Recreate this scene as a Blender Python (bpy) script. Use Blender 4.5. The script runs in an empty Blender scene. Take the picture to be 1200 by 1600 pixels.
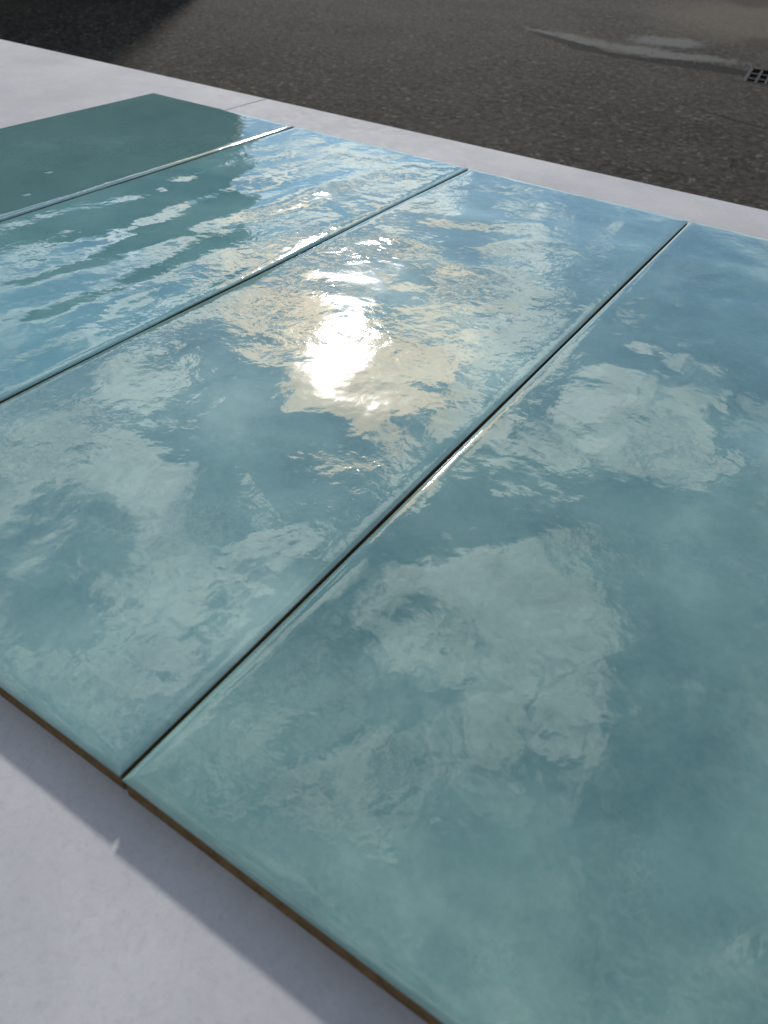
import bpy, bmesh, math, random
import numpy as np
from mathutils import Vector, Matrix

scene = bpy.context.scene
C = scene.collection
RAD = math.radians

# ------------------------------------------------------------------ camera
W = 0.30                      # tile pitch across the row, metres
TILE_L = 0.8787               # tile length
TILE_H = 0.0143               # tile height above the slab
SLAB_T = 0.020
SLAB_Z = -TILE_H              # top of the slabs (z = 0 is the crown of the glaze)
GROUND_Z = SLAB_Z - 0.62
SUN_AZ, SUN_EL = -35.0, 28.0  # azimuth from +Y towards +X, elevation

cam = bpy.data.cameras.new('camera')
cam_ob = bpy.data.objects.new('camera', cam)
C.objects.link(cam_ob)
scene.camera = cam_ob
cam.sensor_fit = 'VERTICAL'
cam.sensor_height = 24.0
cam.lens = 1175.9 / 1600 * 24.0
cam.clip_start = 0.01
cam.clip_end = 2000
right = Vector((0.83434964, 0.54961783, 0.04220096))
up = Vector((-0.38803225, 0.53122557, 0.75314697))
fwd = Vector((-0.39152478, 0.64476324, -0.65649731))
m = Matrix((right, up, -fwd)).transposed().to_4x4()
m.translation = Vector((0.6094, -0.2964, 1.0444)) * W
cam_ob.matrix_world = m
cam.dof.use_dof = True
cam.dof.focus_distance = 0.66
cam.dof.aperture_fstop = cam.lens / 2.3

# ------------------------------------------------------------------ node helpers
def new_mat(name):
    mat = bpy.data.materials.new(name)
    mat.use_nodes = True
    nt = mat.node_tree
    return mat, nt, nt.nodes['Principled BSDF']

def nd(nt, typ, **kw):
    n = nt.nodes.new(typ)
    for k, v in kw.items():
        setattr(n, k, v)
    return n

def put(nt, sock, v):
    if isinstance(v, bpy.types.NodeSocket):
        nt.links.new(v, sock)
    elif isinstance(v, (tuple, list)) and sock.type == 'RGBA' and len(v) == 3:
        sock.default_value = (*v, 1)
    else:
        sock.default_value = v

def math_(nt, op, a, b=0.0, c=0.0, clamp=False):
    n = nd(nt, 'ShaderNodeMath', operation=op, use_clamp=clamp)
    for s, v in zip(n.inputs, (a, b, c)):
        put(nt, s, v)
    return n.outputs[0]

def mixc(nt, f, a, b, blend='MIX'):
    n = nd(nt, 'ShaderNodeMix', data_type='RGBA', blend_type=blend)
    put(nt, n.inputs['Factor'], f)
    put(nt, n.inputs[6], a)
    put(nt, n.inputs[7], b)
    return n.outputs[2]

def maprange(nt, v, a, b, c=0.0, d=1.0, smooth=True):
    n = nd(nt, 'ShaderNodeMapRange', interpolation_type='SMOOTHSTEP' if smooth else 'LINEAR')
    for s, x in zip(n.inputs, (v, a, b, c, d)):
        put(nt, s, x)
    return n.outputs[0]

def noise(nt, vec, scale, detail=4.0, rough=0.55, dist=0.0):
    n = nd(nt, 'ShaderNodeTexNoise')
    put(nt, n.inputs['Vector'], vec)
    n.inputs['Scale'].default_value = scale
    n.inputs['Detail'].default_value = detail
    n.inputs['Roughness'].default_value = rough
    n.inputs['Distortion'].default_value = dist
    return n

def voronoi(nt, vec, scale, feature='F1', rnd=1.0):
    n = nd(nt, 'ShaderNodeTexVoronoi', feature=feature)
    put(nt, n.inputs['Vector'], vec)
    n.inputs['Scale'].default_value = scale
    n.inputs['Randomness'].default_value = rnd
    return n

def mapping(nt, vec, loc=(0, 0, 0), rot=(0, 0, 0), scale=(1, 1, 1), kind='POINT'):
    n = nd(nt, 'ShaderNodeMapping', vector_type=kind)
    put(nt, n.inputs['Vector'], vec)
    n.inputs['Location'].default_value = loc
    n.inputs['Rotation'].default_value = rot
    n.inputs['Scale'].default_value = scale
    return n.outputs[0]

def ellipse(nt, vec, x, y, sx, sy, rot):
    """1 at the centre of an ellipse, falling linearly to 0 at its rim"""
    mp = mapping(nt, vec, (x, y, 0), (0, 0, rot), (sx, sy, 1), 'TEXTURE')
    g = nd(nt, 'ShaderNodeTexGradient', gradient_type='SPHERICAL')
    put(nt, g.inputs['Vector'], mp)
    return g.outputs['Fac']

def warp(nt, vec, scale, amount, detail=3.0):
    n = noise(nt, vec, scale, detail)
    v = nd(nt, 'ShaderNodeVectorMath', operation='MULTIPLY_ADD')
    put(nt, v.inputs[0], n.outputs['Color'])
    v.inputs[1].default_value = (amount,) * 3
    s = nd(nt, 'ShaderNodeVectorMath', operation='ADD')
    nt.links.new(vec, s.inputs[0])
    v.inputs[2].default_value = (-amount / 2,) * 3
    nt.links.new(v.outputs[0], s.inputs[1])
    return s.outputs[0]

# ------------------------------------------------------------------ sky with clouds
# every cloud: position, half sizes and turn on the sky (stereographic from the zenith), weight
CLOUDS = [
    (-0.3469, 0.4567, 0.0663, 0.0407, -2.31, 1.0), (-0.332, 0.4882, 0.0417, 0.0386, -2.89, 0.6), (-0.293, 0.4197, 0.032, 0.0239, -2.16, 0.85), (-0.3324, 0.4236, 0.0486, 0.016, -2.23, 0.8),
    (-0.2842, 0.4587, 0.0323, 0.0218, 2.0, 0.4), (-0.3339, 0.5708, 0.0359, 0.0166, -2.88, 1.0), (-0.2523, 0.4993, 0.0604, 0.0173, 3.1, 0.75), (-0.2921, 0.5092, 0.0447, 0.0121, -2.89, 0.8),
    (-0.2618, 0.5448, 0.0394, 0.0109, -2.85, 0.9), (-0.2318, 0.4677, 0.04, 0.0171, -2.14, 0.9), (-0.2199, 0.494, 0.0214, 0.0162, -2.08, 0.6), (-0.4021, 0.4791, 0.051, 0.013, -2.04, 0.9),
    (-0.4344, 0.466, 0.0222, 0.0142, 1.85, 0.6), (-0.4003, 0.5436, 0.0525, 0.0066, -2.36, 0.65), (-0.3594, 0.5464, 0.0289, 0.0055, -2.44, 0.5), (-0.4297, 0.506, 0.0403, 0.0076, -1.98, 0.8),
    (-0.2308, 0.418, 0.0313, 0.0115, -2.03, 0.75), (-0.254, 0.4149, 0.021, 0.0073, -2.02, 0.6), (-0.2539, 0.666, 0.0293, 0.0183, -3.08, 0.75), (-0.255, 0.6188, 0.0331, 0.0217, -2.07, 0.75),
    (-0.2173, 0.5893, 0.0379, 0.0269, -2.15, 0.65), (-0.3024, 0.6502, 0.0209, 0.0123, -2.41, 0.85), (-0.1971, 0.6755, 0.0263, 0.008, 1.64, 0.6), (-0.1956, 0.6068, 0.0243, 0.0122, -2.43, 0.8),
    (-0.2888, 0.5864, 0.0339, 0.0079, -2.17, 0.5), (-0.2943, 0.5635, 0.0255, 0.0067, -2.24, 0.6), (-0.2216, 0.5432, 0.0324, 0.0166, -2.1, 0.45), (-0.4249, 0.6179, 0.0717, 0.0248, -2.69, 1.0),
    (-0.3808, 0.639, 0.0421, 0.0192, -2.71, 0.9), (-0.4527, 0.5651, 0.0533, 0.0141, -2.14, 0.9), (-0.4739, 0.5256, 0.0409, 0.0097, -2.13, 0.7), (-0.5044, 0.4222, 0.041, 0.0146, -2.08, 0.95),
    (-0.4934, 0.4596, 0.045, 0.0116, -2.12, 0.8), (-0.4816, 0.4037, 0.0327, 0.0077, -1.93, 0.8), (-0.4619, 0.456, 0.0395, 0.0095, -1.98, 0.75), (-0.5628, 0.3937, 0.0587, 0.008, -1.97, 0.8),
    (-0.5628, 0.3496, 0.0359, 0.0069, -1.91, 0.6), (-0.5118, 0.3454, 0.0153, 0.004, -2.04, 0.6), (-0.454, 0.364, 0.0446, 0.0205, -1.97, 0.85), (-0.4195, 0.3713, 0.0211, 0.0094, -2.04, 0.7),
    (-0.4696, 0.3003, 0.054, 0.0069, -1.93, 0.6), (-0.3973, 0.3036, 0.0366, 0.0242, -2.19, 0.8), (-0.4367, 0.2726, 0.0279, 0.02, -2.54, 0.65), (-0.4769, 0.2485, 0.0275, 0.0191, -1.85, 0.6),
    (-0.4396, 0.2242, 0.0396, 0.0167, -2.04, 0.45), (-0.3776, 0.2575, 0.0341, 0.0139, 2.4, 0.55), (-0.2852, 0.3035, 0.0582, 0.0187, -1.98, 0.72), (-0.314, 0.2493, 0.0412, 0.0114, -1.9, 0.55),
    (-0.3211, 0.3325, 0.013, 0.0061, -2.28, 0.7), (-0.2818, 0.3312, 0.0398, 0.015, -1.96, 0.6), (-0.3294, 0.1878, 0.0298, 0.0223, 1.72, 0.5), (-0.3296, 0.1474, 0.0338, 0.0088, -2.95, 0.5),
    (-0.2735, 0.217, 0.0391, 0.0118, -1.84, 0.55), (-0.2965, 0.1376, 0.0167, 0.0077, -2.97, 0.45), (-0.1068, 0.5545, 0.0658, 0.0314, -2.81, 0.85), (-0.055, 0.5382, 0.0264, 0.0177, -2.95, 0.7),
    (-0.1565, 0.5598, 0.0312, 0.0163, -2.23, 0.7), (-0.1443, 0.631, 0.0096, 0.0038, -2.74, 0.9), (-0.1121, 0.6481, 0.0072, 0.0027, -2.77, 0.8), (-0.0916, 0.6697, 0.0136, 0.0026, -3.06, 0.8),
    (-0.1529, 0.4897, 0.0362, 0.0146, -2.91, 0.75), (-0.1388, 0.4855, 0.0254, 0.0052, -2.47, 0.6), (-0.1076, 0.6004, 0.031, 0.0063, -2.91, 0.6), (-0.1418, 0.3904, 0.0537, 0.0206, -2.45, 0.7),
    (-0.1089, 0.421, 0.0436, 0.0196, -2.45, 0.6), (-0.1555, 0.3476, 0.0383, 0.0286, -2.73, 0.65), (-0.1943, 0.3629, 0.0248, 0.0198, -2.55, 0.5), (-0.0809, 0.4088, 0.0284, 0.0142, 2.38, 0.45),
    (-0.0649, 0.3384, 0.0338, 0.026, 1.5, 0.5), (-0.0748, 0.2923, 0.0259, 0.0169, 1.52, 0.42), (-0.1827, 0.4002, 0.0202, 0.0101, -2.23, 0.5), (-0.1651, 0.2228, 0.0348, 0.0186, -2.7, 0.6),
    (-0.1747, 0.1862, 0.0253, 0.0176, -2.84, 0.55), (-0.1392, 0.2016, 0.0293, 0.0195, -2.55, 0.5), (-0.1471, 0.2505, 0.0133, 0.011, -2.55, 0.4), (-0.227, 0.1523, 0.025, 0.0046, -3.06, 0.5),
    (-0.0047, 0.4377, 0.1023, 0.0519, 1.88, -0.7), (0.0439, 0.2978, 0.0578, 0.0438, -2.43, -0.5), (-0.0729, 0.6205, 0.035, 0.031, -3.08, -0.4), (-0.1453, 0.2882, 0.0364, 0.0267, -2.71, -0.35),
    (-0.0832, 0.2072, 0.0485, 0.0298, -2.69, -0.4), (-0.2459, 0.2053, 0.0262, 0.0172, -2.52, -0.3), (-0.154, 0.3543, 0.0816, 0.0528, -2.74, 0.45), (-0.0767, 0.3418, 0.059, 0.0487, 1.64, 0.35),
    (-0.1484, 0.2145, 0.0555, 0.0362, -2.7, 0.4), (-0.3572, 0.2628, 0.0516, 0.0218, -1.87, 0.34), (-0.4415, 0.2643, 0.0605, 0.0196, -2.06, 0.28), (-0.2852, 0.3035, 0.0824, 0.0246, -1.95, 0.3),
    (-0.3142, 0.1607, 0.0551, 0.0329, -2.83, 0.35), (-0.3934, 0.4016, 0.0484, 0.0265, 2.06, -0.7), (-0.3388, 0.5373, 0.0573, 0.0133, -2.37, -0.6), (-0.3463, 0.5083, 0.017, 0.011, -2.51, 0.3),
    (-0.2617, 0.4739, 0.0379, 0.0152, 2.6, -0.8), (-0.2789, 0.378, 0.0465, 0.0258, -1.98, -0.8), (-0.3771, 0.3528, 0.0365, 0.0281, 2.24, -0.7), (-0.4329, 0.5388, 0.0351, 0.0109, -2.13, -0.5),
    (-0.2393, 0.6148, 0.017, 0.0077, -2.66, -0.5), (-0.3275, 0.6242, 0.0348, 0.0168, -2.27, -0.8), (-0.1868, 0.6353, 0.0321, 0.0279, 1.9, -0.7), (-0.3121, 0.5388, 0.0284, 0.0055, -2.38, -0.5),
    (-0.2395, 0.52, 0.0221, 0.0054, -3.11, -0.6), (-0.3822, 0.4531, 0.0166, 0.0043, -2.29, -0.4), (-0.4947, 0.379, 0.0534, 0.0203, -1.9, -0.5), (-0.3835, 0.1937, 0.0369, 0.0338, 2.59, -0.8),
    (-0.1832, 0.4299, 0.046, 0.0206, -2.41, -0.8), (-0.0634, 0.4897, 0.0569, 0.025, -2.69, -0.7), (-0.4712, 0.5603, 0.0297, 0.0086, -2.12, -0.5), (-0.4073, 0.5934, 0.0357, 0.0066, -2.35, -0.5),
    (-0.4048, 0.6524, 0.0303, 0.0055, -2.69, -0.4), (-0.2755, 0.6515, 0.0116, 0.0077, -2.69, -0.4), (-0.0681, 0.667, 0.0422, 0.0245, 2.08, -0.6), (-0.0681, 0.667, 0.0422, 0.0245, 2.08, -0.01),
    (0.0962, 0.2565, 0.022, 0.0177, -2.04, 0.3), (0.024, 0.4017, 0.0223, 0.0201, 1.53, 0.25),
]

world = bpy.data.worlds.new('World')
scene.world = world
world.use_nodes = True
wn = world.node_tree
bg = wn.nodes['Background']
SKY_STRENGTH = 0.1
bg.inputs['Strength'].default_value = SKY_STRENGTH
sky = nd(wn, 'ShaderNodeTexSky', sky_type='NISHITA')
sky.sun_disc = False
sky.sun_elevation = RAD(SUN_EL)
sky.sun_rotation = RAD(SUN_AZ)
sky.air_density = 1.0
sky.dust_density = 0.12
sky.ozone_density = 1.6
tc = nd(wn, 'ShaderNodeTexCoord')
sep = nd(wn, 'ShaderNodeSeparateXYZ')
wn.links.new(tc.outputs['Generated'], sep.inputs[0])
z1 = math_(wn, 'ADD', math_(wn, 'MAXIMUM', sep.outputs[2], 0.0), 1.0)
comb = nd(wn, 'ShaderNodeCombineXYZ')
put(wn, comb.inputs[0], math_(wn, 'DIVIDE', sep.outputs[0], z1))
put(wn, comb.inputs[1], math_(wn, 'DIVIDE', sep.outputs[1], z1))
uv = comb.outputs[0]
uvw = warp(wn, uv, 9.0, 0.05, 4.0)
uvw = warp(wn, uvw, 45.0, 0.012, 4.0)
# keep the lookups on the plane z = 0
flat = nd(wn, 'ShaderNodeVectorMath', operation='MULTIPLY')
put(wn, flat.inputs[0], uvw)
flat.inputs[1].default_value = (1, 1, 0)
uvw = flat.outputs[0]
total = None
for (cu, cv, su, sv, rt, wt) in CLOUDS:
    e = ellipse(wn, uvw, cu, cv, su * 1.65, sv * 1.65, rt)
    total = math_(wn, 'MULTIPLY', e, wt) if total is None else math_(wn, 'MULTIPLY_ADD', e, wt, total)
fb = noise(wn, uv, 30.0, 9.0, 0.66, 0.7).outputs['Fac']
fb3 = noise(wn, uvw, 130.0, 6.0, 0.6).outputs['Fac']
fb2 = noise(wn, uv, 5.0, 4.0, 0.55).outputs['Fac']
# the rest of the sky carries thinner cloud of the same kind
# (out of the part worked out above, broken cloud of the same kind covers about half of it)
inner = ellipse(wn, uv, -0.10, 0.38, 0.62, 0.50, 0.0)
base = math_(wn, 'MULTIPLY', maprange(wn, fb2, 0.36, 0.60, 0.0, 0.62), maprange(wn, inner, 0.0, 0.35, 1.0, 0.12))
field = math_(wn, 'ADD', math_(wn, 'ADD', math_(wn, 'MINIMUM', total, 0.70), base), math_(wn, 'MULTIPLY', math_(wn, 'SUBTRACT', fb, 0.5), 1.1))
dens = maprange(wn, field, 0.26, 0.52)
# cloud light: brighter and warmer towards the sun
sd = (math.sin(RAD(SUN_AZ)) * math.cos(RAD(SUN_EL)), math.cos(RAD(SUN_AZ)) * math.cos(RAD(SUN_EL)), math.sin(RAD(SUN_EL)))
dt = nd(wn, 'ShaderNodeVectorMath', operation='DOT_PRODUCT')
wn.links.new(tc.outputs['Generated'], dt.inputs[0])
dt.inputs[1].default_value = sd
ang = math_(wn, 'ARCCOSINE', math_(wn, 'MINIMUM', dt.outputs['Value'], 0.99999))
# crisp broken cloud round the sun, soft veils higher up
high = math_(wn, 'MULTIPLY', maprange(wn, ang, 0.18, 0.55), maprange(wn, sep.outputs[2], 0.30, 0.55))
wz = noise(wn, warp(wn, uv, 6.0, 0.16, 3.0), 21.0, 8.0, 0.60, 1.4)
wisp = math_(wn, 'ABSOLUTE', math_(wn, 'SUBTRACT', wz.outputs['Fac'], 0.5))
wisp = maprange(wn, wisp, 0.0, 0.13, 0.38, -0.46, False)
field = math_(wn, 'MULTIPLY_ADD', wisp, high, field)
field = math_(wn, 'SUBTRACT', field, math_(wn, 'MULTIPLY', math_(wn, 'MULTIPLY', high, 0.22), maprange(wn, total, 0.3, 0.8)))
half = maprange(wn, ang, 0.14, 0.55, 0.10, 0.46)
mid_ = maprange(wn, ang, 0.14, 0.55, 0.45, 0.30)
dens = maprange(wn, field, math_(wn, 'SUBTRACT', mid_, half), math_(wn, 'ADD', mid_, half))
near = math_(wn, 'EXPONENT', math_(wn, 'MULTIPLY', ang, -7.0))
wide = math_(wn, 'EXPONENT', math_(wn, 'MULTIPLY', ang, -1.6))
shade = maprange(wn, noise(wn, uvw, 16.0, 6.0, 0.6).outputs['Fac'], 0.3, 0.7, 0.75, 1.15)
shade = math_(wn, 'MULTIPLY', shade, maprange(wn, fb3, 0.3, 0.7, 0.72, 1.25))
CLOUD_FAR, CLOUD_NEAR, CLOUD_MIN = 13.0, 22.0, 8.0
ccol = mixc(wn, maprange(wn, ang, 0.09, 0.27), (1.0, 0.77, 0.54), (0.90, 0.97, 1.0))
clum = math_(wn, 'ADD', math_(wn, 'ADD', math_(wn, 'MULTIPLY', wide, CLOUD_FAR), CLOUD_MIN), math_(wn, 'MULTIPLY', near, CLOUD_NEAR))
clum = math_(wn, 'MULTIPLY', clum, shade)
cl = nd(wn, 'ShaderNodeVectorMath', operation='SCALE')
put(wn, cl.inputs[0], ccol)
put(wn, cl.inputs['Scale'], clum)
SKY_GAIN = (0.85, 0.98, 1.14)
skyc = mixc(wn, 1.0, sky.outputs[0], SKY_GAIN, 'MULTIPLY')
put(wn, bg.inputs['Color'], mixc(wn, dens, skyc, cl.outputs[0]))

# ------------------------------------------------------------------ sun, exposure
sun = bpy.data.lights.new('sun', 'SUN')
sun.energy = 4.0
sun.angle = RAD(3.6)
sun.color = (1.0, 0.95, 0.88)
sun_ob = bpy.data.objects.new('sun', sun)
C.objects.link(sun_ob)
sun_ob.rotation_euler = Vector(sd).to_track_quat('Z', 'Y').to_euler()
scene.view_settings.view_transform = 'Standard'
scene.view_settings.look = 'None'
scene.view_settings.exposure = 0.15
scene.view_settings.gamma = 1.0
scene.view_settings.use_curve_mapping = False
scene.render.engine = 'CYCLES'
scene.cycles.use_denoising = True
scene.cycles.adaptive_threshold = 0.02
scene.cycles.max_bounces = 6
scene.cycles.sample_clamp_indirect = 8.0

# ------------------------------------------------------------------ object helpers
def mesh_ob(name, verts, faces, mat, parent=None, smooth=False):
    me = bpy.data.meshes.new(name)
    me.from_pydata(verts, [], faces)
    if mat:
        me.materials.append(mat)
    if smooth:
        me.polygons.foreach_set('use_smooth', [True] * len(me.polygons))
    me.update()
    o = bpy.data.objects.new(name, me)
    C.objects.link(o)
    o.parent = parent
    return o

def bm_ob(name, bm, mat, parent=None, smooth=False):
    me = bpy.data.meshes.new(name)
    bm.normal_update()
    bm.to_mesh(me)
    bm.free()
    me.materials.append(mat)
    if smooth:
        me.polygons.foreach_set('use_smooth', [True] * len(me.polygons))
    o = bpy.data.objects.new(name, me)
    C.objects.link(o)
    o.parent = parent
    return o

def box(bm, lo, hi, bevel=0.0, seg=2):
    r = bmesh.ops.create_cube(bm, size=1.0)
    vs = r['verts']
    for v in vs:
        v.co = Vector([(lo[i] + hi[i]) / 2 + v.co[i] * (hi[i] - lo[i]) for i in range(3)])
    if bevel:
        es = list({e for v in vs for e in v.link_edges})
        bmesh.ops.bevel(bm, geom=es, offset=bevel, segments=seg, affect='EDGES', profile=0.6)

def empty(name, loc, label, cat, group=None, rz=0.0):
    o = bpy.data.objects.new(name, None)
    C.objects.link(o)
    o.location = loc
    o.rotation_euler = (0, 0, rz)
    o['label'] = label
    o['category'] = cat
    if group:
        o['group'] = group
    return o

# ------------------------------------------------------------------ materials
def asphalt_material():
    mat, nt, b = new_mat('asphalt')
    co = nd(nt, 'ShaderNodeTexCoord').outputs['Object']
    f2 = nd(nt, 'ShaderNodeVectorMath', operation='MULTIPLY')
    put(nt, f2.inputs[0], co)
    f2.inputs[1].default_value = (1, 1, 0)
    p = f2.outputs[0]
    vo = voronoi(nt, warp(nt, p, 50, 0.012), 52)
    stone = nd(nt, 'ShaderNodeSeparateColor')
    put(nt, stone.inputs[0], vo.outputs['Color'])
    vo2 = voronoi(nt, p, 150)
    st2 = nd(nt, 'ShaderNodeSeparateColor')
    put(nt, st2.inputs[0], vo2.outputs['Color'])
    big = noise(nt, p, 1.1, 5, 0.6).outputs['Fac']
    mid = noise(nt, p, 17, 7, 0.72).outputs['Fac']
    clump = noise(nt, p, 24, 8, 0.8).outputs['Fac']
    fleck = noise(nt, p, 75, 4, 0.7).outputs['Fac']
    col = mixc(nt, maprange(nt, stone.outputs[0], 0.2, 1.0), (0.0075, 0.0072, 0.007), (0.0304, 0.0275, 0.0238))
    col = mixc(nt, maprange(nt, clump, 0.48, 0.60, 0.0, 0.95), col, (0.0497, 0.0436, 0.035))
    col = mixc(nt, maprange(nt, clump, 0.50, 0.40, 0.0, 0.95), col, (0.0045, 0.0044, 0.0045))
    col = mixc(nt, maprange(nt, fleck, 0.55, 0.68, 0.0, 0.7), col, (0.0635, 0.0554, 0.045))
    col = mixc(nt, maprange(nt, stone.outputs[1], 0.945, 0.985), col, (0.0911, 0.0792, 0.065))
    col = mixc(nt, maprange(nt, stone.outputs[2], 0.88, 0.95), col, (0.004, 0.004, 0.004))
    col = mixc(nt, maprange(nt, big, 0.40, 0.66, 0.0, 0.35), col, (0.0414, 0.037, 0.03))
    col = mixc(nt, maprange(nt, big, 0.50, 0.30, 0.0, 0.45), col, (0.009, 0.009, 0.009))
    pw = warp(nt, p, 4.0, 0.20, 5)
    pw2 = nd(nt, 'ShaderNodeVectorMath', operation='MULTIPLY')
    put(nt, pw2.inputs[0], pw)
    pw2.inputs[1].default_value = (1, 1, 0)
    pw = pw2.outputs[0]
    n3 = noise(nt, p, 15, 8, 0.75).outputs['Fac']

    def stain(ells, lo, hi, gain=0.8):
        t = None
        for e in ells:
            g = ellipse(nt, pw, *e)
            t = g if t is None else math_(nt, 'MAXIMUM', t, g)
        return maprange(nt, math_(nt, 'ADD', t, math_(nt, 'MULTIPLY', math_(nt, 'SUBTRACT', n3, 0.5), gain)), lo, hi)
    # trampled dirt towards the gully and the far kerb
    dirt = stain([(-1.35, 8.2, 1.8, 2.6, 0.3), (-0.5, 6.9, 0.9, 1.0, 0)], 0.25, 0.8)
    col = mixc(nt, math_(nt, 'MULTIPLY', dirt, 0.6), col, (0.0856, 0.0726, 0.0562))
    brown = stain([(-1.75, 9.6, 0.35, 0.9, 0.35), (-0.95, 7.0, 0.35, 0.55, 0.3), (-1.5, 10.6, 0.8, 0.5, 0)], 0.2, 0.6)
    col = mixc(nt, math_(nt, 'MULTIPLY', brown, 0.8), col, (0.0248, 0.0201, 0.0155))
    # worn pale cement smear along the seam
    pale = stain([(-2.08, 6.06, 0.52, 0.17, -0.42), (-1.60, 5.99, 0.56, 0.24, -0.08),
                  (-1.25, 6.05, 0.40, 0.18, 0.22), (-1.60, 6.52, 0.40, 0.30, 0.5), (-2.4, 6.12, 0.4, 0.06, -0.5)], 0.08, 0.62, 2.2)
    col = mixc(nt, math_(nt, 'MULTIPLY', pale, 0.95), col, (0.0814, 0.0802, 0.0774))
    pm = warp(nt, p, 7.0, 0.05, 4)
    pm2 = nd(nt, 'ShaderNodeVectorMath', operation='MULTIPLY')
    put(nt, pm2.inputs[0], pm)
    pm2.inputs[1].default_value = (1, 1, 0)
    pw = pm2.outputs[0]
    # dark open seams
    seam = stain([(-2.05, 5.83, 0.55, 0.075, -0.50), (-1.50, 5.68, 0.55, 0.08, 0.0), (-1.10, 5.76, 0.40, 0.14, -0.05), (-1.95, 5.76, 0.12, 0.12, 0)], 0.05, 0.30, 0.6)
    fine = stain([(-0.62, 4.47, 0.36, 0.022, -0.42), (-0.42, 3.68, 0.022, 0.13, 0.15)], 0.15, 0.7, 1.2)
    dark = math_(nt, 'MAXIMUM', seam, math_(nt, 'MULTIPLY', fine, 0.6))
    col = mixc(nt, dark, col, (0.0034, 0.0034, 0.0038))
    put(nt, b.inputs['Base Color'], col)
    put(nt, b.inputs['Roughness'], 0.95)
    b.inputs['Specular IOR Level'].default_value = 0.05
    h = math_(nt, 'ADD', math_(nt, 'MULTIPLY', vo.outputs['Distance'], -0.5), math_(nt, 'MULTIPLY', mid, 0.6))
    h = math_(nt, 'ADD', h, math_(nt, 'MULTIPLY', clump, 0.8))
    h = math_(nt, 'SUBTRACT', h, math_(nt, 'MULTIPLY', dark, 2.0))
    bp = nd(nt, 'ShaderNodeBump')
    bp.inputs['Strength'].default_value = 1.0
    bp.inputs['Distance'].default_value = 0.006
    put(nt, bp.inputs['Height'], h)
    put(nt, b.inputs['Normal'], bp.outputs[0])
    return mat

def slab_material():
    mat, nt, b = new_mat('pale_stone')
    tcn = nd(nt, 'ShaderNodeTexCoord')
    oi = nd(nt, 'ShaderNodeObjectInfo')
    v = nd(nt, 'ShaderNodeVectorMath', operation='ADD')
    sc = nd(nt, 'ShaderNodeVectorMath', operation='SCALE')
    nt.links.new(oi.outputs['Location'], sc.inputs[0])
    sc.inputs['Scale'].default_value = 3.7
    nt.links.new(tcn.outputs['Object'], v.inputs[0])
    nt.links.new(sc.outputs[0], v.inputs[1])
    p = v.outputs[0]
    a = noise(nt, p, 7, 6, 0.6).outputs['Fac']
    c = noise(nt, p, 60, 6, 0.7).outputs['Fac']
    d = noise(nt, warp(nt, p, 40, 0.01), 230, 6, 0.8).outputs['Fac']
    e = noise(nt, p, 900, 2, 0.5).outputs['Fac']
    col = mixc(nt, maprange(nt, a, 0.3, 0.7), (0.285, 0.282, 0.300), (0.350, 0.345, 0.360))
    col = mixc(nt, maprange(nt, c, 0.50, 0.75, 0.0, 0.30), col, (0.40, 0.395, 0.41))
    col = mixc(nt, maprange(nt, d, 0.46, 0.74, 0.0, 0.5), col, (0.215, 0.215, 0.235))
    col = mixc(nt, maprange(nt, noise(nt, p, 4.2, 4, 0.6).outputs['Fac'], 0.56, 0.72, 0.0, 0.35), col, (0.33, 0.32, 0.29))
    col = mixc(nt, maprange(nt, e, 0.3, 0.7, 0.0, 0.18), col, (0.25, 0.25, 0.26))
    put(nt, b.inputs['Base Color'], col)
    put(nt, b.inputs['Roughness'], maprange(nt, c, 0.3, 0.7, 0.72, 0.85))
    b.inputs['Specular IOR Level'].default_value = 0.08
    bp = nd(nt, 'ShaderNodeBump')
    bp.inputs['Strength'].default_value = 0.3
    bp.inputs['Distance'].default_value = 0.0003
    put(nt, bp.inputs['Height'], math_(nt, 'ADD', d, math_(nt, 'MULTIPLY', e, 0.5)))
    put(nt, b.inputs['Normal'], bp.outputs[0])
    return mat

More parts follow.
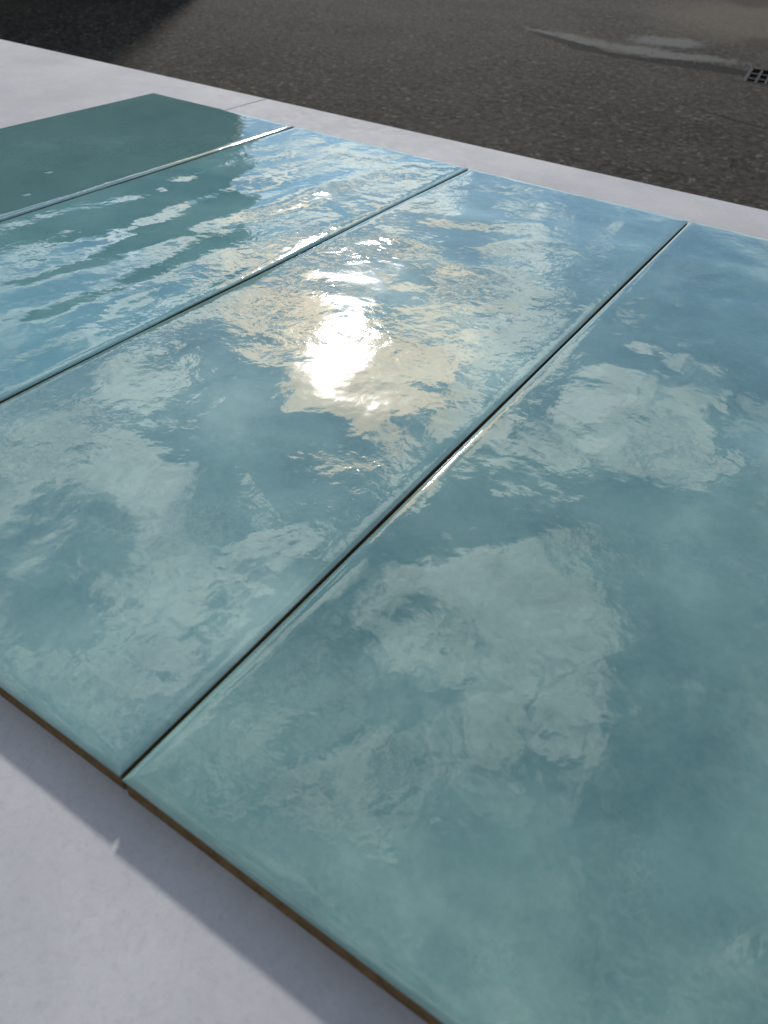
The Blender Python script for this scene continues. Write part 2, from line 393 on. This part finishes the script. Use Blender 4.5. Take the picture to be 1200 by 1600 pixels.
def glaze_material(name, deep, mid, milky, ripple, nib_h=0.2, nib_r=0.14):
    mat, nt, b = new_mat(name)
    tcn = nd(nt, 'ShaderNodeTexCoord')
    oi = nd(nt, 'ShaderNodeObjectInfo')
    off = nd(nt, 'ShaderNodeVectorMath', operation='ADD')
    nt.links.new(tcn.outputs['Object'], off.inputs[0])
    sc = nd(nt, 'ShaderNodeVectorMath', operation='SCALE')
    nt.links.new(oi.outputs['Location'], sc.inputs[0])
    sc.inputs['Scale'].default_value = 5.3
    nt.links.new(sc.outputs[0], off.inputs[1])
    p = off.outputs[0]
    # pooled glaze: thick deep places and thin milky ones
    n1 = noise(nt, warp(nt, p, 6, 0.10), 7.0, 4, 0.55).outputs['Fac']
    n2 = noise(nt, warp(nt, p, 14, 0.05), 22.0, 5, 0.6).outputs['Fac']
    n3 = noise(nt, p, 260, 3, 0.6).outputs['Fac']
    t = math_(nt, 'ADD', math_(nt, 'MULTIPLY', n1, 0.65), math_(nt, 'MULTIPLY', n2, 0.35))
    col = mixc(nt, maprange(nt, t, 0.36, 0.55), deep, mid)
    col = mixc(nt, maprange(nt, t, 0.52, 0.70, 0.0, 0.85), col, milky)
    col = mixc(nt, maprange(nt, n3, 0.35, 0.65, 0.0, 0.10), col, milky)
    # hairline crazing
    vc = voronoi(nt, warp(nt, p, 60, 0.008), 210, 'DISTANCE_TO_EDGE')
    crz = maprange(nt, vc.outputs['Distance'], 0.012, 0.05, 1.0, 0.0)
    cmask = maprange(nt, noise(nt, p, 9, 3, 0.5).outputs['Fac'], 0.56, 0.68)
    crz = math_(nt, 'MULTIPLY', crz, cmask)
    col = mixc(nt, math_(nt, 'MULTIPLY', crz, 0.05), col, (0.55, 0.62, 0.62))
    put(nt, b.inputs['Base Color'], col)
    b.inputs['IOR'].default_value = 1.72
    rm = maprange(nt, noise(nt, p, 11, 3, 0.5).outputs['Fac'], 0.40, 0.65, 0.03, 0.055)
    put(nt, b.inputs['Roughness'], rm)
    # ripples of the hand laid glaze, orange peel and a few nibs
    r1 = noise(nt, p, 34, 2, 0.45).outputs['Fac']
    r2 = noise(nt, warp(nt, p, 25, 0.02), 95, 3, 0.5).outputs['Fac']
    r3 = noise(nt, p, 420, 2, 0.5).outputs['Fac']
    m2 = maprange(nt, noise(nt, p, 8.0, 3, 0.5).outputs['Fac'], 0.38, 0.62, 0.25, 1.0)
    m3 = maprange(nt, noise(nt, p, 10.0, 3, 0.5).outputs['Fac'], 0.50, 0.66, 0.15, 1.0)
    vn = voronoi(nt, p, 45)
    nib_pick = nd(nt, 'ShaderNodeSeparateColor')
    put(nt, nib_pick.inputs[0], vn.outputs['Color'])
    nib = math_(nt, 'MULTIPLY', maprange(nt, vn.outputs['Distance'], 0.0, nib_r, 1.0, 0.0), maprange(nt, nib_pick.outputs[0], 0.95, 0.96))
    h = math_(nt, 'MULTIPLY', r1, 0.36 * ripple)
    h = math_(nt, 'MULTIPLY_ADD', math_(nt, 'MULTIPLY', r2, m2), 0.22 * ripple, h)
    h = math_(nt, 'MULTIPLY_ADD', math_(nt, 'MULTIPLY', r3, m3), 0.009, h)
    h = math_(nt, 'MULTIPLY_ADD', nib, nib_h, h)
    h = math_(nt, 'MULTIPLY_ADD', crz, -0.006, h)
    bp = nd(nt, 'ShaderNodeBump')
    bp.inputs['Strength'].default_value = 1.0
    bp.inputs['Distance'].default_value = 0.001
    put(nt, bp.inputs['Height'], h)
    put(nt, b.inputs['Normal'], bp.outputs[0])
    return mat

def simple(name, c1, c2, scale, rough=0.8, bump=0.0005, metal=0.0):
    mat, nt, b = new_mat(name)
    co = nd(nt, 'ShaderNodeTexCoord').outputs['Object']
    n = noise(nt, co, scale, 6, 0.65).outputs['Fac']
    put(nt, b.inputs['Base Color'], mixc(nt, maprange(nt, n, 0.3, 0.7), c1, c2))
    b.inputs['Roughness'].default_value = rough
    b.inputs['Metallic'].default_value = metal
    b.inputs['Specular IOR Level'].default_value = 0.1
    bp = nd(nt, 'ShaderNodeBump')
    bp.inputs['Distance'].default_value = bump
    put(nt, bp.inputs['Height'], n)
    put(nt, b.inputs['Normal'], bp.outputs[0])
    return mat

M_ASPHALT = asphalt_material()
M_SLAB = slab_material()
M_BODY = simple('fired_clay', (0.085, 0.052, 0.023), (0.140, 0.088, 0.042), 140, 0.9, 0.0006)
M_IRON = simple('cast_iron', (0.010, 0.010, 0.011), (0.022, 0.022, 0.024), 60, 0.85, 0.001, 0.0)
M_PIT = simple('drain_pit', (0.012, 0.012, 0.012), (0.02, 0.02, 0.02), 20, 0.9)
M_STEEL = simple('painted_steel', (0.10, 0.10, 0.11), (0.14, 0.14, 0.15), 30, 0.5)
M_PLY = simple('plywood', (0.26, 0.18, 0.10), (0.34, 0.25, 0.15), 18, 0.75)
M_RENDER = simple('rough_plaster', (0.16, 0.16, 0.14), (0.22, 0.21, 0.19), 6, 0.9, 0.004)
M_ROOF = simple('roof_felt', (0.05, 0.05, 0.05), (0.08, 0.08, 0.08), 12, 0.9, 0.003)
M_DOOR = simple('green_paint', (0.03, 0.06, 0.045), (0.04, 0.075, 0.055), 12, 0.5)
M_GLASS, _nt, _b = new_mat('dark_glass')
_b.inputs['Base Color'].default_value = (0.02, 0.025, 0.028, 1)
_b.inputs['Roughness'].default_value = 0.06
M_PEBBLE = simple('pebble', (0.07, 0.065, 0.06), (0.17, 0.155, 0.14), 60, 0.85, 0.001)

# ------------------------------------------------------------------ ground with the drain opening
GX, GY, GROT = -0.60, 5.76, RAD(7)
GW, GL = 0.50, 0.50
def gpt(u, v, z):
    c, s = math.cos(GROT), math.sin(GROT)
    return (GX + c * u - s * v, GY + s * u + c * v, z)
us = [-250, -30, -GW / 2, GW / 2, 30, 250]
vv = [-250, -30, -GL / 2, GL / 2, 30, 250]
verts = [gpt(u, v, GROUND_Z) for v in vv for u in us]
faces = []
for j in range(5):
    for i in range(5):
        if (i, j) != (2, 2):
            faces.append((j * 6 + i, j * 6 + i + 1, j * 6 + i + 7, j * 6 + i + 6))
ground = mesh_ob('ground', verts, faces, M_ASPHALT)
ground['kind'] = 'structure'
# the pit under the grate
pv = [gpt(su * GW / 2, sv * GL / 2, GROUND_Z - dz) for dz in (0, 0.35) for su, sv in ((-1, -1), (1, -1), (1, 1), (-1, 1))]
pit = mesh_ob('drain_pit', pv, [(0, 4, 5, 1), (1, 5, 6, 2), (2, 6, 7, 3), (3, 7, 4, 0), (4, 7, 6, 5)], M_PIT, ground)

grate = empty('drain_grate', (GX, GY, GROUND_Z), 'black iron drain grate set in the asphalt at the right edge', 'drain grate', rz=GROT)
bm = bmesh.new()
t = 0.022
e = 0.002
for lo, hi in (((-GW / 2 + e, -GL / 2 + e), (GW / 2 - e, -GL / 2 + t)), ((-GW / 2 + e, GL / 2 - t), (GW / 2 - e, GL / 2 - e)),
               ((-GW / 2 + e, -GL / 2 + t), (-GW / 2 + t, GL / 2 - t)), ((GW / 2 - t, -GL / 2 + t), (GW / 2 - e, GL / 2 - t))):
    box(bm, (lo[0], lo[1], -0.03), (hi[0], hi[1], 0.003))
bm_ob('frame', bm, M_IRON, grate)
bar0 = None
n_bars = 8
for k in range(n_bars):
    x = -GW / 2 + t + (k + 0.5) * (GW - 2 * t) / n_bars
    if k == 0:
        continue
    x -= (GW - 2 * t) / n_bars / 2
    if bar0 is None:
        bm = bmesh.new()
        box(bm, (-0.007, -GL / 2 + t, -0.028), (0.007, GL / 2 - t, 0.001), 0.002, 1)
        bar0 = bm_ob('bar', bm, M_IRON, grate)
        o = bar0
    else:
        o = bar0.copy()
        C.objects.link(o)
        o.parent = grate
    o.location = (x, 0, 0)
cb0 = None
for k in (-1, 1):
    if cb0 is None:
        bm = bmesh.new()
        box(bm, (-GW / 2 + t, -0.016, -0.027), (GW / 2 - t, 0.016, -0.002), 0.002, 1)
        cb0 = bm_ob('cross_bar', bm, M_IRON, grate)
        o = cb0
    else:
        o = cb0.copy()
        C.objects.link(o)
        o.parent = grate
    o.location = (0, k * GL / 6, 0)

# loose grit lying on the asphalt
rnd = random.Random(4)
gv, gf = [], []
for k in range(2600):
    if k < 1500:
        x, y = rnd.uniform(-5.2, 0.8), rnd.uniform(2.6, 6.5)
    else:
        x, y = rnd.uniform(-4.5, 1.2), rnd.uniform(5.0, 11)
    if abs(x - GX) < 0.45 and abs(y - GY) < 0.45:
        continue
    r = rnd.choice((0.0025, 0.003, 0.004, 0.0055, 0.007))
    a = rnd.uniform(0, 6.28)
    b0 = len(gv)
    for q in range(5):
        aa = a + q * 1.2566
        rr = r * rnd.uniform(0.75, 1.2)
        gv.append((x + math.cos(aa) * rr, y + math.sin(aa) * rr, GROUND_Z + r * 0.15))
    gv.append((x, y, GROUND_Z + r * rnd.uniform(0.7, 1.1)))
    for q in range(5):
        gf.append((b0 + q, b0 + (q + 1) % 5, b0 + 5))
grit = mesh_ob('gravel', gv, gf, M_PEBBLE)
grit['kind'] = 'stuff'

# ------------------------------------------------------------------ building behind to the left, seen only as the dark reflection
bx, by = -6.25, 6.86
wall_dir = math.atan2(-0.669, -0.743)
bld = empty('low_building', (bx, by, GROUND_Z), 'low plastered building with flat roof, dark in the far tile reflection', 'building', rz=wall_dir)
# local +X runs along the front wall away from the corner, the house lies on local -Y
BH, BL, BD = 3.95, 13.0, 6.0
bm = bmesh.new()
box(bm, (0, -BD, -0.05), (BL, 0, BH))
bm_ob('wall', bm, M_RENDER, bld)
bm = bmesh.new()
box(bm, (-0.03, -BD - 0.03, BH), (BL + 0.03, 0.03, BH + 0.16), 0.01, 1)
bm_ob('roof', bm, M_ROOF, bld)
for x0 in (2.2, 8.4):
    bm = bmesh.new()
    for lo, hi in (((0, 0), (1.4, .07)), ((0, 1.13), (1.4, 1.2)), ((0, .07), (.07, 1.13)), ((1.33, .07), (1.4, 1.13)), ((.67, .07), (.73, 1.13))):
        box(bm, (x0 + lo[0], 0.001, 1.1 + lo[1]), (x0 + hi[0], 0.05, 1.1 + hi[1]))
    fr = bm_ob('window', bm, M_DOOR, bld)
    bm = bmesh.new()
    box(bm, (x0 + .07, 0.003, 1.17), (x0 + 1.33, 0.015, 2.23))
    bm_ob('pane', bm, M_GLASS, fr)
bm = bmesh.new()
box(bm, (5.2, 0.001, 0.0), (6.2, 0.06, 2.1), 0.006, 1)
dr = bm_ob('door', bm, M_DOOR, bld)
bm = bmesh.new()
box(bm, (6.05, 0.06, 1.0), (6.09, 0.11, 1.14), 0.01, 1)
bm_ob('handle', bm, M_IRON, dr)

# ------------------------------------------------------------------ table and slabs
SEAM_X = -2.606 * W
SLAB_Y1 = 3.43 * W
SLAB_W, SLAB_D = 1.2, 1.2
TZ = SLAB_Z - SLAB_T
tbl = empty('work_table', (SEAM_X, SLAB_Y1 - SLAB_D / 2, GROUND_Z), 'low work table carrying the pale stone slabs', 'table')
hh = TZ - GROUND_Z
bm = bmesh.new()
box(bm, (-SLAB_W + 0.06, -SLAB_D / 2 + 0.06, hh - 0.03), (SLAB_W - 0.06, SLAB_D / 2 - 0.06, hh - 0.0005), 0.003, 1)
bm_ob('table_top', bm, M_PLY, tbl)
leg0 = None
for sx in (-1, 1):
    for sy in (-1, 1):
        if leg0 is None:
            bm = bmesh.new()
            box(bm, (-0.025, -0.025, 0.0), (0.025, 0.025, hh - 0.031), 0.004, 1)
            leg0 = bm_ob('leg', bm, M_STEEL, tbl)
            o = leg0
        else:
            o = leg0.copy()
            C.objects.link(o)
            o.parent = tbl
        o.location = (sx * (SLAB_W - 0.2), sy * (SLAB_D / 2 - 0.15), 0)

def slab(x0, x1, label):
    bm = bmesh.new()
    cx = (x0 + x1) / 2
    hw = (x1 - x0) / 2
    box(bm, (-hw, -SLAB_D / 2, -SLAB_T), (hw, SLAB_D / 2, 0), 0.0012, 2)
    o = bm_ob('stone_slab', bm, M_SLAB)
    o.location = (cx, SLAB_Y1 - SLAB_D / 2, SLAB_Z)
    o['label'] = label
    o['category'] = 'slab'
    o['group'] = 'pale slabs laid side by side under the tiles'
    return o
slab(SEAM_X + 0.0009, SEAM_X + SLAB_W, 'large pale grey stone slab right of the seam, carrying the three nearer tiles')
slab(SEAM_X - SLAB_W, SEAM_X - 0.0009, 'pale grey stone slab at upper left, beyond the thin seam, under the dark far tile')

# ------------------------------------------------------------------ tiles
GAP = 0.0026
EDGE_DROP = 0.0016            # the crown stands this much above the rim
def axis_samples(length, n, edge, n_edge):
    e = edge * (np.linspace(0, 1, n_edge) ** 1.5)
    mid = np.linspace(edge, length - edge, n)[1:-1]
    return np.concatenate([e, mid, length - e[::-1]])

def make_tile(k, label, mat, seed, amp, along, slow, lift=0.0, y0=0.0):
    """one tile: root, clay body, glaze.  k = index of the tile's left edge in pitches"""
    rs = np.random.RandomState(seed)
    w, l = W - GAP, TILE_L
    root = empty('glazed_tile', (k * W + GAP / 2, y0, SLAB_Z), label, 'tile', 'glazed tiles laid edge to edge in a row')
    xs = axis_samples(w, 90, 0.016, 14)
    ys = axis_samples(l, 220, 0.016, 14)
    X, Y = np.meshgrid(xs, ys)
    Z = np.zeros_like(X)
    # slow waves of the hand pressed clay
    for q in range(46):
        lam = rs.uniform(0.03, 0.16)
        th = rs.uniform(0, math.pi)
        if rs.rand() < along:
            th = rs.normal(0.0, 0.28)          # crests run along the tile
        kx, ky = math.cos(th) * 2 * math.pi / lam, math.sin(th) * 2 * math.pi / lam
        a = amp * (lam / (2 * math.pi)) * rs.uniform(0.4, 1.0) / math.sqrt(46 / 2)
        Z += a * np.sin(kx * X + ky * Y + rs.uniform(0, 6.28))
    rimfade = np.minimum(np.minimum(X, w - X), np.minimum(Y, l - Y)) / 0.05
    Z *= 0.2 + 0.8 * np.clip(rimfade, 0, 1) ** 2 * (3 - 2 * np.clip(rimfade, 0, 1))
    wob = 0.0006 * np.sin(Y * 37 + seed) + 0.0004 * np.sin(Y * 83 + 2 * seed)
    wobx = 0.0006 * np.sin(X * 41 + seed) + 0.0004 * np.sin(X * 97 + 2 * seed)
    r = 0.0105
    drop = np.zeros_like(X)
    for D, wb in ((X, wob), (w - X, wob), (Y, wobx), (l - Y, wobx)):
        t = np.clip(1 - D / (r + wb * 2), 0, 1)
        t2 = np.clip(1 - D / 0.0032, 0, 1)
        drop = np.maximum(drop, 0.0008 * t ** 2.3 + 0.0008 * t2 ** 2.0 + 0.0004 * np.exp(-D / 0.018))
    Z -= drop
    Z += slow(X, Y)
    Z -= 0.0004
    Z += TILE_H + lift + EDGE_DROP
    nx, ny = len(xs), len(ys)
    V = np.stack([X, Y, Z], -1).reshape(-1, 3).tolist()
    F = []
    for j in range(ny - 1):
        b = j * nx
        for i in range(nx - 1):
            F.append((b + i, b + i + 1, b + nx + i + 1, b + nx + i))
    # lip of the glaze running a little down the side
    rim = [i for i in range(nx)] + [j * nx + nx - 1 for j in range(1, ny)] + [(ny - 1) * nx + i for i in range(nx - 2, -1, -1)] + [j * nx for j in range(ny - 2, 0, -1)]
    b0 = len(V)
    for n, i in enumerate(rim):
        x, y, z = V[i]
        V.append((x, y, z - 0.00025 - 0.00012 * math.sin(n * 0.21 + seed)))
    nr = len(rim)
    for n in range(nr):
        F.append((rim[n], b0 + n, b0 + (n + 1) % nr, rim[(n + 1) % nr]))
    g = mesh_ob('glaze', V, F, mat, root, smooth=True)
    bm = bmesh.new()
    box(bm, (0.0004, 0.0004, 0.0), (w - 0.0004, l - 0.0004, TILE_H + lift - 0.0008), 0.0006, 1)
    for v in bm.verts:                                  # foot flare added to keep sunlight out of the gaps
        if v.co.z < 0.004 and (v.co.x < 0.01 or v.co.x > w - 0.01):
            v.co.x += 0.0005 if v.co.x > 0.1 else -0.0005
    bm_ob('clay_body', bm, M_BODY, root)
    return root

G_FAR = glaze_material('glaze_deep', (0.060, 0.135, 0.140), (0.072, 0.152, 0.155), (0.092, 0.182, 0.182), 0.75, 1.2, 0.32)
G_WAVY = glaze_material('glaze_wavy', (0.075, 0.175, 0.19), (0.10, 0.215, 0.225), (0.15, 0.28, 0.29), 1.6)
G_AQUA = glaze_material('glaze_aqua', (0.078, 0.152, 0.153), (0.114, 0.204, 0.197), (0.205, 0.310, 0.292), 1.45)
G_NEAR = glaze_material('glaze_soft', (0.062, 0.126, 0.124), (0.094, 0.174, 0.164), (0.158, 0.256, 0.236), 0.9)

flatten = lambda X, Y: 0.0 * X
make_tile(-3, 'darkest tile, dull green, at the far left end of the tile row', G_FAR, 11, 0.010, 0.3, flatten, 0.0002)
make_tile(-2, 'second tile from the far left, wavy glaze streaked with dark green and cloud', G_WAVY, 23, 0.034, 0.6,
          lambda X, Y: 0.00058 * np.sin(X * 2 * math.pi / 0.078 + 1.2 * np.sin(Y * 7.0) + 0.9 * np.sin(Y * 19 + X * 24) + 0.6) * (0.6 + 0.4 * np.sin(Y * 11 + X * 9)))
make_tile(-1, 'glossy aqua tile with the white glare of the sun in its middle', G_AQUA, 35, 0.022, 0.25,
          lambda X, Y: 0.0005 * np.cos((Y - 0.27) * 2 * math.pi / 0.40))
make_tile(0, 'nearest aqua tile at the right, faint soft clouds, running out of the frame', G_NEAR, 47, 0.026, 0.2, flatten, 0.0003, -0.0008)
